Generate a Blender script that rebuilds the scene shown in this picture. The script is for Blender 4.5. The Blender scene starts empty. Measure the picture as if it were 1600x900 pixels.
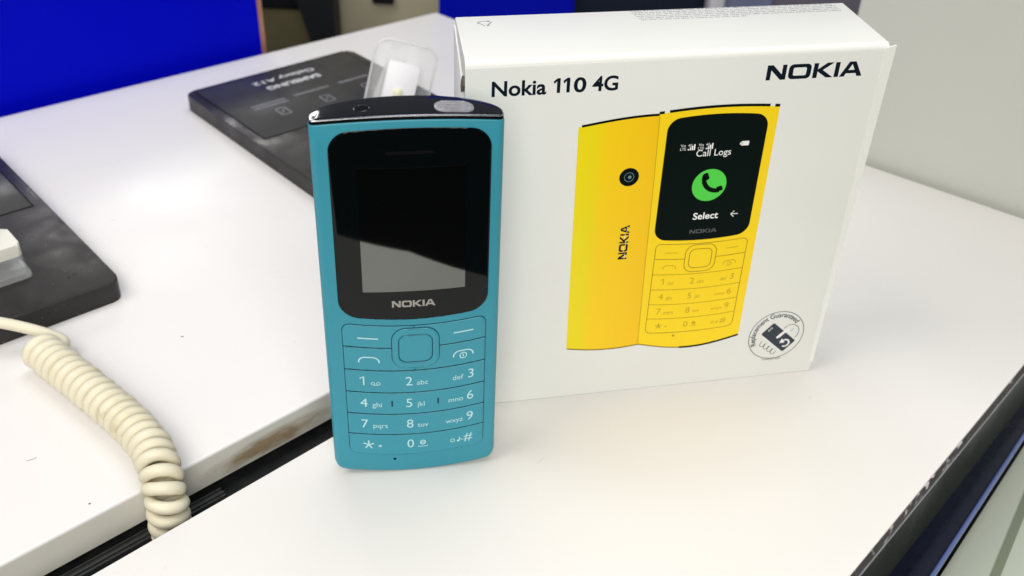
import bpy, bmesh, math, random
from mathutils import Vector, Matrix
from mathutils.geometry import tessellate_polygon

S = 0.001                      # everything below is written in millimetres
R = math.radians
scene = bpy.context.scene
rng = random.Random(7)

# ------------------------------------------------------------------ camera
cd = bpy.data.cameras.new('camera')
cam = bpy.data.objects.new('camera', cd)
scene.collection.objects.link(cam)
scene.camera = cam
cd.sensor_width = 36.0
cd.lens = 36.0 * 1590.25 / 1600.0
cd.clip_start = 0.005
cd.clip_end = 50.0
_p, _r = R(34.2163), R(2.0776)
_fw = Vector((0, math.cos(_p), -math.sin(_p)))
_up0 = Vector((0, math.sin(_p), math.cos(_p)))
_x0 = Vector((1, 0, 0))
_x = _x0 * math.cos(_r) + _up0 * math.sin(_r)
_u = -_x0 * math.sin(_r) + _up0 * math.cos(_r)
cam.matrix_world = Matrix(((_x.x, _u.x, -_fw.x, 28.393 * S), (_x.y, _u.y, -_fw.y, -234.114 * S),
                           (_x.z, _u.z, -_fw.z, 229.388 * S), (0, 0, 0, 1)))
cd.dof.use_dof = True
cd.dof.focus_distance = 0.298
cd.dof.aperture_fstop = 19.0

# ------------------------------------------------------------------ world, lamps, exposure
world = bpy.data.worlds.new('World')
scene.world = world
world.use_nodes = True
world.node_tree.nodes['Background'].inputs[0].default_value = (0.66, 0.68, 0.72, 1)
world.node_tree.nodes['Background'].inputs[1].default_value = 0.20


def area(name, loc, target, size, power, col, sy=None):
    l = bpy.data.lights.new(name, 'AREA')
    l.energy = power
    l.color = col
    l.shape = 'RECTANGLE'
    l.size = size
    l.size_y = sy or size
    o = bpy.data.objects.new(name, l)
    scene.collection.objects.link(o)
    o.location = loc
    o.rotation_euler = (Vector(target) - Vector(loc)).to_track_quat('-Z', 'Y').to_euler()
    return o


area('ceiling_lamp_left', (-0.80, -0.30, 1.30), (0, 0, 0), 0.90, 13.0, (1.0, 0.955, 0.90))
area('front_fill_lamp', (0.15, -1.15, 0.80), (0.05, 0, 0.03), 0.95, 18.5, (1.0, 0.965, 0.90))  # unseen fill added low in front to brighten the upright faces
area('shop_lamp_far', (-0.62, 1.45, 0.72), (-0.12, 0.18, 0), 0.22, 1.8, (1.0, 0.98, 0.93))
area('ceiling_lamp_back', (0.10, 0.50, 1.50), (0.05, 0.45, 0), 0.90, 11.0, (0.93, 0.945, 1.0))

scene.render.engine = 'CYCLES'
scene.cycles.use_denoising = True
scene.cycles.max_bounces = 10
scene.cycles.transparent_max_bounces = 12
scene.cycles.sample_clamp_indirect = 6.0
scene.view_settings.view_transform = 'Standard'
scene.view_settings.look = 'None'
scene.view_settings.gamma = 1.0
scene.view_settings.exposure = -0.07
scene.view_settings.use_curve_mapping = False


# ------------------------------------------------------------------ materials
def nd(nt, typ, **kw):
    n = nt.nodes.new(typ)
    for k, v in kw.items():
        setattr(n, k, v)
    return n


def mat(name, col, rough=0.5, metal=0.0, var=0.0, vscale=60.0, bump=0.0, bscale=900.0, col2=None, coat=0.0,
        spec=0.5, rvar=0.0, trans=0.0, ior=1.45, alpha=1.0, sss=0.0):
    m = bpy.data.materials.new(name)
    m.use_nodes = True
    nt = m.node_tree
    b = nt.nodes['Principled BSDF']
    b.inputs['Base Color'].default_value = (*col, 1)
    b.inputs['Roughness'].default_value = rough
    b.inputs['Metallic'].default_value = metal
    b.inputs['Specular IOR Level'].default_value = spec
    b.inputs['Coat Weight'].default_value = coat
    b.inputs['Coat Roughness'].default_value = 0.08
    b.inputs['Transmission Weight'].default_value = trans
    b.inputs['IOR'].default_value = ior
    b.inputs['Alpha'].default_value = alpha
    if sss:
        b.inputs['Subsurface Weight'].default_value = sss
        b.inputs['Subsurface Radius'].default_value = (0.002, 0.002, 0.0018)
        b.inputs['Subsurface Scale'].default_value = 1.0
    co = nd(nt, 'ShaderNodeTexCoord')
    if var > 0:
        n = nd(nt, 'ShaderNodeTexNoise')
        n.inputs['Scale'].default_value = vscale
        n.inputs['Detail'].default_value = 6
        nt.links.new(co.outputs['Object'], n.inputs['Vector'])
        r = nd(nt, 'ShaderNodeMapRange')
        r.inputs[1].default_value = 0.3
        r.inputs[2].default_value = 0.7
        nt.links.new(n.outputs['Fac'], r.inputs[0])
        mx = nd(nt, 'ShaderNodeMix', data_type='RGBA')
        c2 = col2 or tuple(c * (1 - var) for c in col)
        mx.inputs[6].default_value = (*col, 1)
        mx.inputs[7].default_value = (*c2, 1)
        nt.links.new(r.outputs[0], mx.inputs[0])
        nt.links.new(mx.outputs[2], b.inputs['Base Color'])
    if rvar > 0:
        n = nd(nt, 'ShaderNodeTexNoise')
        n.inputs['Scale'].default_value = vscale * 1.7
        n.inputs['Detail'].default_value = 5
        nt.links.new(co.outputs['Object'], n.inputs['Vector'])
        r = nd(nt, 'ShaderNodeMapRange')
        r.inputs[1].default_value = 0.3
        r.inputs[2].default_value = 0.7
        r.inputs[3].default_value = max(0.02, rough - rvar)
        r.inputs[4].default_value = rough + rvar
        nt.links.new(n.outputs['Fac'], r.inputs[0])
        nt.links.new(r.outputs[0], b.inputs['Roughness'])
    if bump > 0:
        n = nd(nt, 'ShaderNodeTexNoise')
        n.inputs['Scale'].default_value = bscale
        n.inputs['Detail'].default_value = 3
        nt.links.new(co.outputs['Object'], n.inputs['Vector'])
        bp = nd(nt, 'ShaderNodeBump')
        bp.inputs['Strength'].default_value = bump
        bp.inputs['Distance'].default_value = 0.0003
        nt.links.new(n.outputs['Fac'], bp.inputs['Height'])
        nt.links.new(bp.outputs['Normal'], b.inputs['Normal'])
    return m


def add_specks(m, col, scale, thresh, seedv=0.0, fac=1.0):
    """sparse small dirt marks on top of a material's base colour"""
    nt = m.node_tree
    b = nt.nodes['Principled BSDF']
    co = nd(nt, 'ShaderNodeTexCoord')
    mp = nd(nt, 'ShaderNodeMapping')
    mp.inputs['Location'].default_value = (seedv, seedv * 1.7, 0)
    v = nd(nt, 'ShaderNodeTexNoise')
    v.inputs['Scale'].default_value = scale
    v.inputs['Detail'].default_value = 4
    nt.links.new(co.outputs['Object'], mp.inputs['Vector'])
    nt.links.new(mp.outputs[0], v.inputs['Vector'])
    r = nd(nt, 'ShaderNodeMapRange')
    r.inputs[1].default_value = thresh
    r.inputs[2].default_value = thresh + 0.06
    r.inputs[4].default_value = fac
    nt.links.new(v.outputs['Fac'], r.inputs[0])
    mx = nd(nt, 'ShaderNodeMix', data_type='RGBA')
    src = b.inputs['Base Color']
    if src.is_linked:
        nt.links.new(src.links[0].from_socket, mx.inputs[6])
    else:
        mx.inputs[6].default_value = src.default_value
    mx.inputs[7].default_value = (*col, 1)
    nt.links.new(r.outputs[0], mx.inputs[0])
    nt.links.new(mx.outputs[2], b.inputs['Base Color'])
    return m


M = {}
M['teal'] = mat('teal_plastic', (0.030, 0.262, 0.352), 0.38, var=0.06, vscale=30, bump=0.10, bscale=5000, rvar=0.05)
M['teal_key'] = mat('teal_key_plastic', (0.032, 0.266, 0.356), 0.32, var=0.04, vscale=50, rvar=0.05)
M['groove'] = mat('key_gap_shade', (0.003, 0.030, 0.055), 0.7)  # dark colour stands in for the shade deep between the keys
M['legend'] = mat('pale_key_print', (0.42, 0.66, 0.70), 0.5)
M['gloss_black'] = mat('glossy_black_plastic', (0.006, 0.007, 0.010), 0.10, rvar=0.05, vscale=400, bump=0.03, bscale=700)
M['black_gap'] = mat('black_gap', (0.002, 0.002, 0.003), 0.6, spec=0.08)
M['rim'] = mat('silver_rim', (0.42, 0.43, 0.45), 0.20, metal=1.0)
M['glass'] = mat('screen_black_glass', (0.0015, 0.0028, 0.0030), 0.03, spec=0.28, rvar=0.02, vscale=80)
M['display'] = mat('switched_off_display', (0.15, 0.16, 0.15), 0.03, metal=1.0)
M['screen_logo'] = mat('grey_screen_print', (0.30, 0.29, 0.27), 0.4)
M['plug'] = mat('milky_port_film', (0.58, 0.58, 0.63), 0.22, var=0.35, vscale=900, alpha=0.55)
M['port'] = mat('port_metal', (0.25, 0.25, 0.27), 0.35, metal=0.6)
M['card'] = mat('white_coated_card', (0.765, 0.775, 0.745), 0.42, var=0.03, vscale=25, bump=0.03, bscale=1500, spec=0.35)
M['card_raw'] = mat('raw_card_edge', (0.62, 0.60, 0.52), 0.8, var=0.12, vscale=200)
M['torn'] = mat('torn_grey_card', (0.16, 0.13, 0.09), 0.9, var=0.5, vscale=900)
M['navy_ink'] = mat('dark_navy_ink', (0.003, 0.008, 0.017), 0.45, spec=0.10)
M['grey_ink'] = mat('grey_ink', (0.22, 0.23, 0.27), 0.5)
M['yellow'] = mat('yellow_ink', (0.88, 0.62, 0.002), 0.38)
M['yellow_line'] = mat('olive_line_ink', (0.27, 0.17, 0.004), 0.5)
M['yellow_faint'] = mat('ochre_line_ink', (0.50, 0.33, 0.006), 0.5)
M['black_ink'] = mat('black_green_ink', (0.0022, 0.0060, 0.0056), 0.45, spec=0.06)
M['white_ink'] = mat('white_ink', (0.78, 0.79, 0.78), 0.4)
M['green_ink'] = mat('green_ink', (0.075, 0.60, 0.060), 0.4)
M['logo_dim'] = mat('dim_grey_ink', (0.07, 0.075, 0.075), 0.4)
M['slate_ink'] = mat('slate_ink', (0.018, 0.028, 0.045), 0.4)
M['lens_ink'] = mat('lens_ink', (0.16, 0.25, 0.30), 0.4)

# printed back of the phone on the carton: lime at the rounded side, amber in the middle (flat print)
m = mat('yellow_back_print', (0.85, 0.60, 0.002), 0.38)
nt = m.node_tree
co = nd(nt, 'ShaderNodeTexCoord')
sp = nd(nt, 'ShaderNodeSeparateXYZ')
nt.links.new(co.outputs['Object'], sp.inputs[0])
mr = nd(nt, 'ShaderNodeMapRange')
mr.inputs[1].default_value = 33 * S
mr.inputs[2].default_value = 60 * S
nt.links.new(sp.outputs[0], mr.inputs[0])
cr = nd(nt, 'ShaderNodeValToRGB')
cr.color_ramp.elements[0].color = (0.83, 0.67, 0.0, 1)
cr.color_ramp.elements[1].color = (0.87, 0.54, 0.001, 1)
e = cr.color_ramp.elements.new(0.20)
e.color = (0.80, 0.66, 0.0, 1)
e = cr.color_ramp.elements.new(0.36)
e.color = (0.88, 0.59, 0.001, 1)
e = cr.color_ramp.elements.new(0.93)
e.color = (0.86, 0.52, 0.001, 1)
nt.links.new(mr.outputs[0], cr.inputs[0])
nt.links.new(cr.outputs[0], nt.nodes['Principled BSDF'].inputs['Base Color'])
M['yellow_back'] = m

M['white_top'] = add_specks(mat('white_laminate', (0.755, 0.74, 0.715), 0.50, var=0.025, vscale=9, rvar=0.08, bump=0.02,
                                bscale=1800, spec=0.28), (0.62, 0.57, 0.50), 140, 0.735, 3.1, 0.5)
M['slab'] = add_specks(mat('white_solid_surface', (0.75, 0.735, 0.725), 0.36, var=0.03, vscale=12, rvar=0.08, bump=0.02,
                           bscale=1500, spec=0.4), (0.55, 0.49, 0.42), 110, 0.74, 8.4, 0.5)
# dirty smear along the slab's front face
m = M['slab_face'] = mat('white_slab_edge', (0.70, 0.69, 0.63), 0.42, var=0.10, vscale=30)
nt = m.node_tree
co = nd(nt, 'ShaderNodeTexCoord')
mp = nd(nt, 'ShaderNodeMapping')
mp.inputs['Scale'].default_value = (110, 110, 330)
n = nd(nt, 'ShaderNodeTexNoise')
n.inputs['Scale'].default_value = 1.0
n.inputs['Detail'].default_value = 8
n.inputs['Roughness'].default_value = 0.65
nt.links.new(co.outputs['Object'], mp.inputs[0])
nt.links.new(mp.outputs[0], n.inputs['Vector'])
gr = nd(nt, 'ShaderNodeTexGradient', gradient_type='SPHERICAL')
mp2 = nd(nt, 'ShaderNodeMapping')
mp2.vector_type = 'TEXTURE'
mp2.inputs['Location'].default_value = (-0.051, 0.0185, 0.752)
mp2.inputs['Rotation'].default_value = (0, 0, R(45.3))
mp2.inputs['Scale'].default_value = (0.036, 0.02, 0.0065)
nt.links.new(co.outputs['Object'], mp2.inputs[0])
nt.links.new(mp2.outputs[0], gr.inputs[0])
mu = nd(nt, 'ShaderNodeMath', operation='MULTIPLY')
nt.links.new(n.outputs['Fac'], mu.inputs[0])
nt.links.new(gr.outputs['Fac'], mu.inputs[1])
mr = nd(nt, 'ShaderNodeMapRange')
mr.inputs[1].default_value = 0.12
mr.inputs[2].default_value = 0.38
mr.inputs[4].default_value = 0.85
nt.links.new(mu.outputs[0], mr.inputs[0])
mx = nd(nt, 'ShaderNodeMix', data_type='RGBA')
b = nt.nodes['Principled BSDF']
nt.links.new(b.inputs['Base Color'].links[0].from_socket, mx.inputs[6])
mx.inputs[7].default_value = (0.24, 0.16, 0.07, 1)
nt.links.new(mr.outputs[0], mx.inputs[0])
nt.links.new(mx.outputs[2], b.inputs['Base Color'])

M['stand'] = add_specks(mat('dusty_black_plastic', (0.017, 0.016, 0.016), 0.36, spec=0.28, var=0.5, vscale=55, col2=(0.033, 0.031, 0.030),
                            rvar=0.12, bump=0.04, bscale=2500), (0.30, 0.29, 0.27), 900, 0.70, 1.3, 0.7)
M['stand_card'] = add_specks(mat('dusty_grey_card', (0.030, 0.031, 0.033), 0.40, spec=0.3, var=0.4, vscale=40, col2=(0.046, 0.046, 0.044),
                                 rvar=0.10), (0.25, 0.24, 0.23), 800, 0.72, 2.3, 0.6)
M['stand_text'] = mat('pale_grey_print', (0.55, 0.55, 0.56), 0.5)
M['stand_text_dim'] = mat('mid_grey_print', (0.20, 0.20, 0.22), 0.5)
M['acrylic'] = mat('clear_acrylic', (0.78, 0.80, 0.80), 0.05, alpha=0.20)
M['acrylic_rim'] = mat('acrylic_rim', (0.80, 0.81, 0.80), 0.08, alpha=0.55)
M['white_plastic'] = mat('white_plastic', (0.80, 0.80, 0.84), 0.35, var=0.03, vscale=60)
M['cream_plastic'] = mat('cream_plastic', (0.74, 0.73, 0.66), 0.4, var=0.05, vscale=80)
M['led'] = mat('yellowish_lens', (0.76, 0.76, 0.56), 0.3)
M['cord'] = add_specks(mat('aged_cream_pvc', (0.72, 0.68, 0.54), 0.40, var=0.18, vscale=40, col2=(0.64, 0.59, 0.43), rvar=0.08,
                           spec=0.4), (0.42, 0.35, 0.20), 160, 0.62, 5.0, 0.4)
M['black_board'] = mat('black_base_board', (0.008, 0.009, 0.010), 0.55, var=0.6, vscale=220, col2=(0.022, 0.023, 0.022), bump=0.5, bscale=700)
M['dark_metal'] = mat('dark_rail', (0.085, 0.088, 0.090), 0.32, metal=0.5, rvar=0.1, vscale=200)
M['blue'] = mat('royal_blue_board', (0.000, 0.002, 0.52), 0.5, spec=0.06)
M['copper'] = mat('copper_trim', (0.42, 0.20, 0.14), 0.45, metal=0.3)
M['grey_panel'] = mat('grey_painted_panel', (0.50, 0.515, 0.475), 0.55, var=0.04, vscale=8, bump=0.02, bscale=600)
M['olive'] = mat('olive_cloth', (0.10, 0.088, 0.042), 0.9, var=0.3, vscale=15)
M['black_post'] = mat('black_painted_post', (0.004, 0.005, 0.006), 0.6)
M['beige'] = mat('beige_board', (0.50, 0.46, 0.31), 0.7, var=0.08, vscale=10)
M['navy_board'] = mat('navy_board', (0.002, 0.010, 0.030), 0.6)
M['blue_board'] = mat('deep_blue_board', (0.000, 0.004, 0.42), 0.5, spec=0.1)
M['lavender'] = mat('lavender_board', (0.36, 0.39, 0.62), 0.6)
M['mauve'] = mat('mauve_grey_board', (0.26, 0.24, 0.30), 0.6)
M['floor'] = mat('dark_floor', (0.008, 0.008, 0.009), 0.6, var=0.2, vscale=4)
M['apron'] = mat('olive_grey_panel', (0.040, 0.043, 0.030), 0.22, var=0.15, vscale=15, rvar=0.1)
M['rail_blue'] = mat('dark_blue_rail', (0.006, 0.010, 0.030), 0.22, metal=0.4, rvar=0.1, vscale=120)
M['rail_edge'] = mat('blue_edge_highlight', (0.16, 0.22, 0.55), 0.25, metal=0.5)  # highlight along the rail put into a lighter blue
M['ledge'] = mat('pale_green_ledge', (0.43, 0.47, 0.39), 0.45, var=0.05, vscale=10)
M['ledge_joint'] = mat('grey_green_joint', (0.17, 0.20, 0.14), 0.7)
M['edge_core'] = add_specks(mat('dark_laminate_edge', (0.065, 0.050, 0.060), 0.6, var=0.5, vscale=120, bump=0.3, bscale=400),
                            (0.60, 0.56, 0.58), 130, 0.565, 0.7, 0.95)
M['edge_line'] = mat('thin_metal_line', (0.55, 0.57, 0.62), 0.3, metal=0.7)
M['faint'] = mat('faint_scratch', (0.50, 0.47, 0.43), 0.8)
M['speck'] = mat('dirt_speck', (0.16, 0.13, 0.11), 0.9)


# ------------------------------------------------------------------ object helpers
def link(o, parent=None):
    scene.collection.objects.link(o)
    if parent:
        o.parent = parent
    return o


def tag(o, label=None, cat=None, group=None, kind=None):
    for k, v in (('label', label), ('category', cat), ('group', group), ('kind', kind)):
        if v:
            o[k] = v
    return o


def empty(name, loc=(0, 0, 0), rz=0.0, label=None, cat=None, group=None):
    o = bpy.data.objects.new(name, None)
    o.empty_display_size = 0.01
    link(o)
    o.location = Vector(loc) * S
    o.rotation_euler = (0, 0, rz)
    return tag(o, label, cat, group)


def obj(name, bm, m, parent=None, smooth=False, angle=40):
    bmesh.ops.recalc_face_normals(bm, faces=bm.faces)
    me = bpy.data.meshes.new(name)
    bm.to_mesh(me)
    bm.free()
    me.transform(Matrix.Scale(S, 4))
    me.materials.append(M[m])
    if smooth:
        me.polygons.foreach_set('use_smooth', [True] * len(me.polygons))
        try:
            me.set_sharp_from_angle(angle=R(angle))
        except Exception:
            pass
    return link(bpy.data.objects.new(name, me), parent)


def prism_bm(poly, z0, z1, bev=0.0, seg=2, bm=None, only_top=False):
    bm = bm or bmesh.new()
    lo = [bm.verts.new((x, y, z0)) for x, y in poly]
    hi = [bm.verts.new((x, y, z1)) for x, y in poly]
    n = len(poly)
    bm.faces.new(lo[::-1])
    top = bm.faces.new(hi)
    for i in range(n):
        bm.faces.new((lo[i], lo[(i + 1) % n], hi[(i + 1) % n], hi[i]))
    if bev:
        es = list(top.edges) if only_top else list(bm.edges)
        bmesh.ops.bevel(bm, geom=es, offset=bev, segments=seg, profile=0.5, affect='EDGES', clamp_overlap=True)
    return bm


def round_poly(pts, r, seg=6):
    """2D polygon with rounded corners; r a number or one per corner"""
    out = []
    n = len(pts)
    for i in range(n):
        rr = r[i] if isinstance(r, (list, tuple)) else r
        p0, p1, p2 = Vector(pts[i - 1]), Vector(pts[i]), Vector(pts[(i + 1) % n])
        if rr <= 0:
            out.append(tuple(p1))
            continue
        d0, d2 = (p0 - p1).normalized(), (p2 - p1).normalized()
        ang = d0.angle(d2)
        t = rr / math.tan(ang / 2)
        a, c = p1 + d0 * t, p1 + d2 * t
        ce = p1 + (d0 + d2).normalized() * (rr / math.sin(ang / 2))
        a0 = math.atan2(a.y - ce.y, a.x - ce.x)
        a1 = math.atan2(c.y - ce.y, c.x - ce.x)
        da = (a1 - a0 + math.pi) % (2 * math.pi) - math.pi
        for k in range(seg + 1):
            an = a0 + da * k / seg
            out.append((ce.x + rr * math.cos(an), ce.y + rr * math.sin(an)))
    return out


def rect(x0, x1, y0, y1):
    return [(x0, y0), (x1, y0), (x1, y1), (x0, y1)]


# flat artwork: a Flat is (verts2d, faces)
def f_poly(*loops):
    vs = [Vector((x, y, 0)) for l in loops for x, y in l]
    tris = tessellate_polygon([[Vector((x, y, 0)) for x, y in l] for l in loops])
    return [(v.x, v.y) for v in vs], [tuple(t) for t in tris]


def f_join(*fs):
    V, F = [], []
    for v, f in fs:
        k = len(V)
        V += list(v)
        F += [tuple(i + k for i in t) for t in f]
    return V, F


def f_map(fl, fn):
    return [fn(x, y) for x, y in fl[0]], fl[1]


def f_stroke(pts, w, closed=False):
    if not closed:
        q = [pts[0]]
        for a, c in zip(pts, pts[1:]):
            k = max(1, int(math.hypot(c[0] - a[0], c[1] - a[1]) / 0.9))
            q += [(a[0] + (c[0] - a[0]) * j / k, a[1] + (c[1] - a[1]) * j / k) for j in range(1, k + 1)]
        pts = q
    n = len(pts)
    P = [Vector(p) for p in pts]
    L, Rr = [], []
    for i in range(n):
        a = P[i - 1] if (closed or i > 0) else P[i]
        c = P[(i + 1) % n] if (closed or i < n - 1) else P[i]
        d = (c - a)
        d = d.normalized() if d.length > 1e-9 else Vector((1, 0))
        nn = Vector((-d.y, d.x)) * (w / 2)
        L.append(tuple(P[i] + nn))
        Rr.append(tuple(P[i] - nn))
    V = L + Rr
    F = [(i, i + n, (i + 1) % n + n, (i + 1) % n) for i in range(n if closed else n - 1)]
    return V, F


def arc(cx, cy, r, a0, a1, n=16, ry=None):
    ry = ry or r
    return [(cx + r * math.cos(R(a0 + (a1 - a0) * k / n)), cy + ry * math.sin(R(a0 + (a1 - a0) * k / n))) for k in range(n + 1)]


def disc(cx, cy, r, n=40, ry=None):
    return arc(cx, cy, r, 0, 360 * (n - 1) / n, n - 1, ry)


_tc = {}


def f_text(body, x0=0, y0=0, h=None, w=None, bold=0.0, align='L', ref='H', shear=0.0):
    """text as flat faces: left (or right) end at x0, baseline y0, cap height h, optional fitted width w"""
    key = (body, bold, ref)
    if key not in _tc:
        def raw(t):
            c = bpy.data.curves.new('txt', 'FONT')
            c.body = t
            c.size = 1.0
            c.resolution_u = 4
            c.offset = bold
            o = bpy.data.objects.new('txt', c)
            scene.collection.objects.link(o)
            bpy.context.view_layer.update()
            me = o.to_mesh()
            v = [(q.co.x, q.co.y) for q in me.vertices]
            f = [tuple(q.vertices) for q in me.polygons]
            o.to_mesh_clear()
            bpy.data.objects.remove(o)
            bpy.data.curves.remove(c)
            return v, f
        v, f = raw(body)
        hv, _ = raw(ref)
        _tc[key] = (v, f, max(y for _, y in hv) - max(0, min(y for _, y in hv)))
    v, f, ch = _tc[key]
    k = (h or 1.0) / ch
    xs = [x for x, _ in v]
    mn, mx_ = min(xs), max(xs)
    kx = (w / (mx_ - mn)) if w else k
    if align == 'R':
        return [(x0 + (x - mx_) * kx + shear * y * k, y0 + y * k) for x, y in v], f
    if align == 'C':
        return [(x0 + (x - (mn + mx_) / 2) * kx + shear * y * k, y0 + y * k) for x, y in v], f
    return [(x0 + (x - mn) * kx + shear * y * k, y0 + y * k) for x, y in v], f


def f_one(x, y, h, wd):
    """figure one with a flag and no foot"""
    s = h * 0.45
    return f_poly([(x + s - wd, y), (x + s, y), (x + s, y + h), (x + s - wd * 0.85, y + h), (x, y + h * 0.80), (x + wd * 0.25, y + h * 0.80 - wd * 0.85), (x + s - wd, y + h - wd * 0.95)])


def emit(name, fl, mapf, off, m, parent=None):
    """flat print mapped onto a surface, off mm proud of it"""
    bm = bmesh.new()
    vs = [bm.verts.new(mapf(x, y, off)) for x, y in fl[0]]
    for f in fl[1]:
        try:
            bm.faces.new([vs[i] for i in f])
        except ValueError:
            pass
    return obj(name, bm, m, parent)


def tile(name, loops, mapf, base, top, m, parent=None, bev=0.12, cuts=(), smooth=True):
    """raised tile of given outline following a curved surface, bevelled rim"""
    bm = bmesh.new()
    v, f = f_poly(*loops)
    vs = [bm.verts.new((x, y, 0)) for x, y in v]
    for t in f:
        try:
            bm.faces.new([vs[i] for i in t])
        except ValueError:
            pass
    bmesh.ops.dissolve_limit(bm, angle_limit=0.01, verts=bm.verts, edges=bm.edges)
    if len(loops) > 1 or True:
        bmesh.ops.triangulate(bm, faces=bm.faces)
    for c in cuts:
        bmesh.ops.bisect_plane(bm, geom=bm.verts[:] + bm.edges[:] + bm.faces[:], plane_co=(c, 0, 0), plane_no=(1, 0, 0), dist=1e-5)
    outer = set()
    hgt = {}
    if bev > 0:
        bnd = {vv for e in bm.edges if e.is_boundary for vv in e.verts}
        bmesh.ops.inset_region(bm, faces=bm.faces[:], thickness=bev, use_boundary=True, use_even_offset=True)
    bm.verts.ensure_lookup_table()
    be = [e for e in bm.edges if e.is_boundary]
    bv = {vv for e in be for vv in e.verts}
    pos = {vv: (vv.co.x, vv.co.y) for vv in bm.verts}
    low = {}
    for vv in bv:
        x, y = pos[vv]
        low[vv] = bm.verts.new(mapf(x, y, base))
    for vv in list(pos):
        x, y = pos[vv]
        vv.co = mapf(x, y, (top - bev * 0.7) if (vv in bv and bev > 0) else top)
    for e in be:
        a, c = e.verts
        bm.faces.new((a, c, low[c], low[a]))
    return obj(name, bm, m, parent, smooth=smooth, angle=50)


def nokia(x0, y0, w, h):
    """the wide block word mark, fitted to w x h"""
    st = 0.27
    fs = []
    x = 0.0
    fs.append(f_poly([(0, 0), (0, 1), (0.34, 1), (0.92, 0.36), (0.92, 1), (1.18, 1), (1.18, 0), (0.86, 0), (0.26, 0.66), (0.26, 0)]))
    x = 1.32
    fs.append(f_poly(round_poly(rect(x, x + 1.36, 0, 1), 0.28, 5), round_poly(rect(x + 0.28, x + 1.08, 0.23, 0.77), 0.10, 4)))
    x = 2.82
    fs.append(f_poly([(x, 0), (x, 1), (x + st, 1), (x + st, 0.58), (x + 0.80, 1), (x + 1.22, 1), (x + 0.58, 0.52), (x + 1.26, 0),
                      (x + 0.84, 0), (x + st, 0.44), (x + st, 0)]))
    x = 4.14
    fs.append(f_poly(rect(x, x + st, 0, 1)))
    x = 4.48
    fs.append(f_poly([(x, 0), (x + 0.50, 1), (x + 0.90, 1), (x + 1.40, 0), (x + 1.09, 0), (x + 0.99, 0.21), (x + 0.39, 0.21), (x + 0.29, 0)],
                     [(x + 0.50, 0.43), (x + 0.89, 0.43), (x + 0.695, 0.83)]))
    tw = 5.88
    return f_map(f_join(*fs), lambda a, c: (x0 + a / tw * w, y0 + c * h))


def catmull(P, n):
    out = []
    for i in range(len(P) - 1):
        p0, p1, p2, p3 = P[max(0, i - 1)], P[i], P[i + 1], P[min(len(P) - 1, i + 2)]
        for k in range(n):
            t = k / n
            out.append(0.5 * ((2 * p1) + (p2 - p0) * t + (2 * p0 - 5 * p1 + 4 * p2 - p3) * t * t + (3 * p1 - p0 - 3 * p2 + p3) * t ** 3))
    out.append(P[-1])
    return out


def tube(path, rad, segs=12):
    bm = bmesh.new()
    n = len(path)
    tang = [(path[min(n - 1, i + 1)] - path[max(0, i - 1)]).normalized() for i in range(n)]
    nr = tang[0].orthogonal().normalized()
    rows = []
    for i in range(n):
        nr = (nr - tang[i] * nr.dot(tang[i])).normalized()
        bi = tang[i].cross(nr)
        r = rad(i / (n - 1)) if callable(rad) else rad
        rows.append([bm.verts.new(path[i] + (nr * math.cos(2 * math.pi * k / segs) + bi * math.sin(2 * math.pi * k / segs)) * r) for k in range(segs)])
    for a, c in zip(rows, rows[1:]):
        for k in range(segs):
            bm.faces.new((a[k], a[(k + 1) % segs], c[(k + 1) % segs], c[k]))
    bm.faces.new(rows[0][::-1])
    bm.faces.new(rows[-1])
    return bm


# ================================================================== LARGE STRUCTURE
# floor far below
bm = bmesh.new()
bmesh.ops.create_grid(bm, x_segments=2, y_segments=2, size=3000)
bmesh.ops.translate(bm, verts=bm.verts, vec=(0, 300, -760))
tag(obj('floor', bm, 'floor'), kind='structure')

# the table on the left: a white slab with a bare front edge, black board below
def lerp2(a, c, t):
    return (a[0] + (c[0] - a[0]) * t, a[1] + (c[1] - a[1]) * t)


SD = (math.cos(R(45.35)), math.sin(R(45.35)))
sl = lambda t: (-112.4 + SD[0] * t, -44.6 + SD[1] * t)     # slab front edge
t_ = empty('display_table', (0, 0, -760), 0, 'white slab display table with a dirty front edge under the coiled cord and black stands', 'table')
poly = [sl(-260), sl(403), (-28.5, 424.5), (-437, 69)]
bm = prism_bm(poly, -12.0, 0.0)
es = [e for e in bm.edges if all(v.co.z > -1 for v in e.verts)]
bmesh.ops.bevel(bm, geom=es, offset=1.1, segments=4, profile=0.5, affect='EDGES')
bmesh.ops.translate(bm, verts=bm.verts, vec=(0, 0, 760))
o = obj('slab', bm, 'slab', t_, smooth=True, angle=30)
o.data.materials.append(M['slab_face'])
for f in o.data.polygons:
    if f.normal.x > 0.5 and f.normal.y < -0.5 and abs(f.normal.z) < 0.3:
        f.material_index = 1
nrm = (SD[1], -SD[0])                                     # outwards from the slab edge
of = lambda p, d: (p[0] + nrm[0] * d, p[1] + nrm[1] * d)
bm = prism_bm([of(sl(-260), 26), of(sl(395), 26), of(sl(395), -40), of(sl(-260), -40)], -60, -17)
bmesh.ops.translate(bm, verts=bm.verts, vec=(0, 0, 760))
obj('black_base_board', bm, 'black_board', t_)
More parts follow.
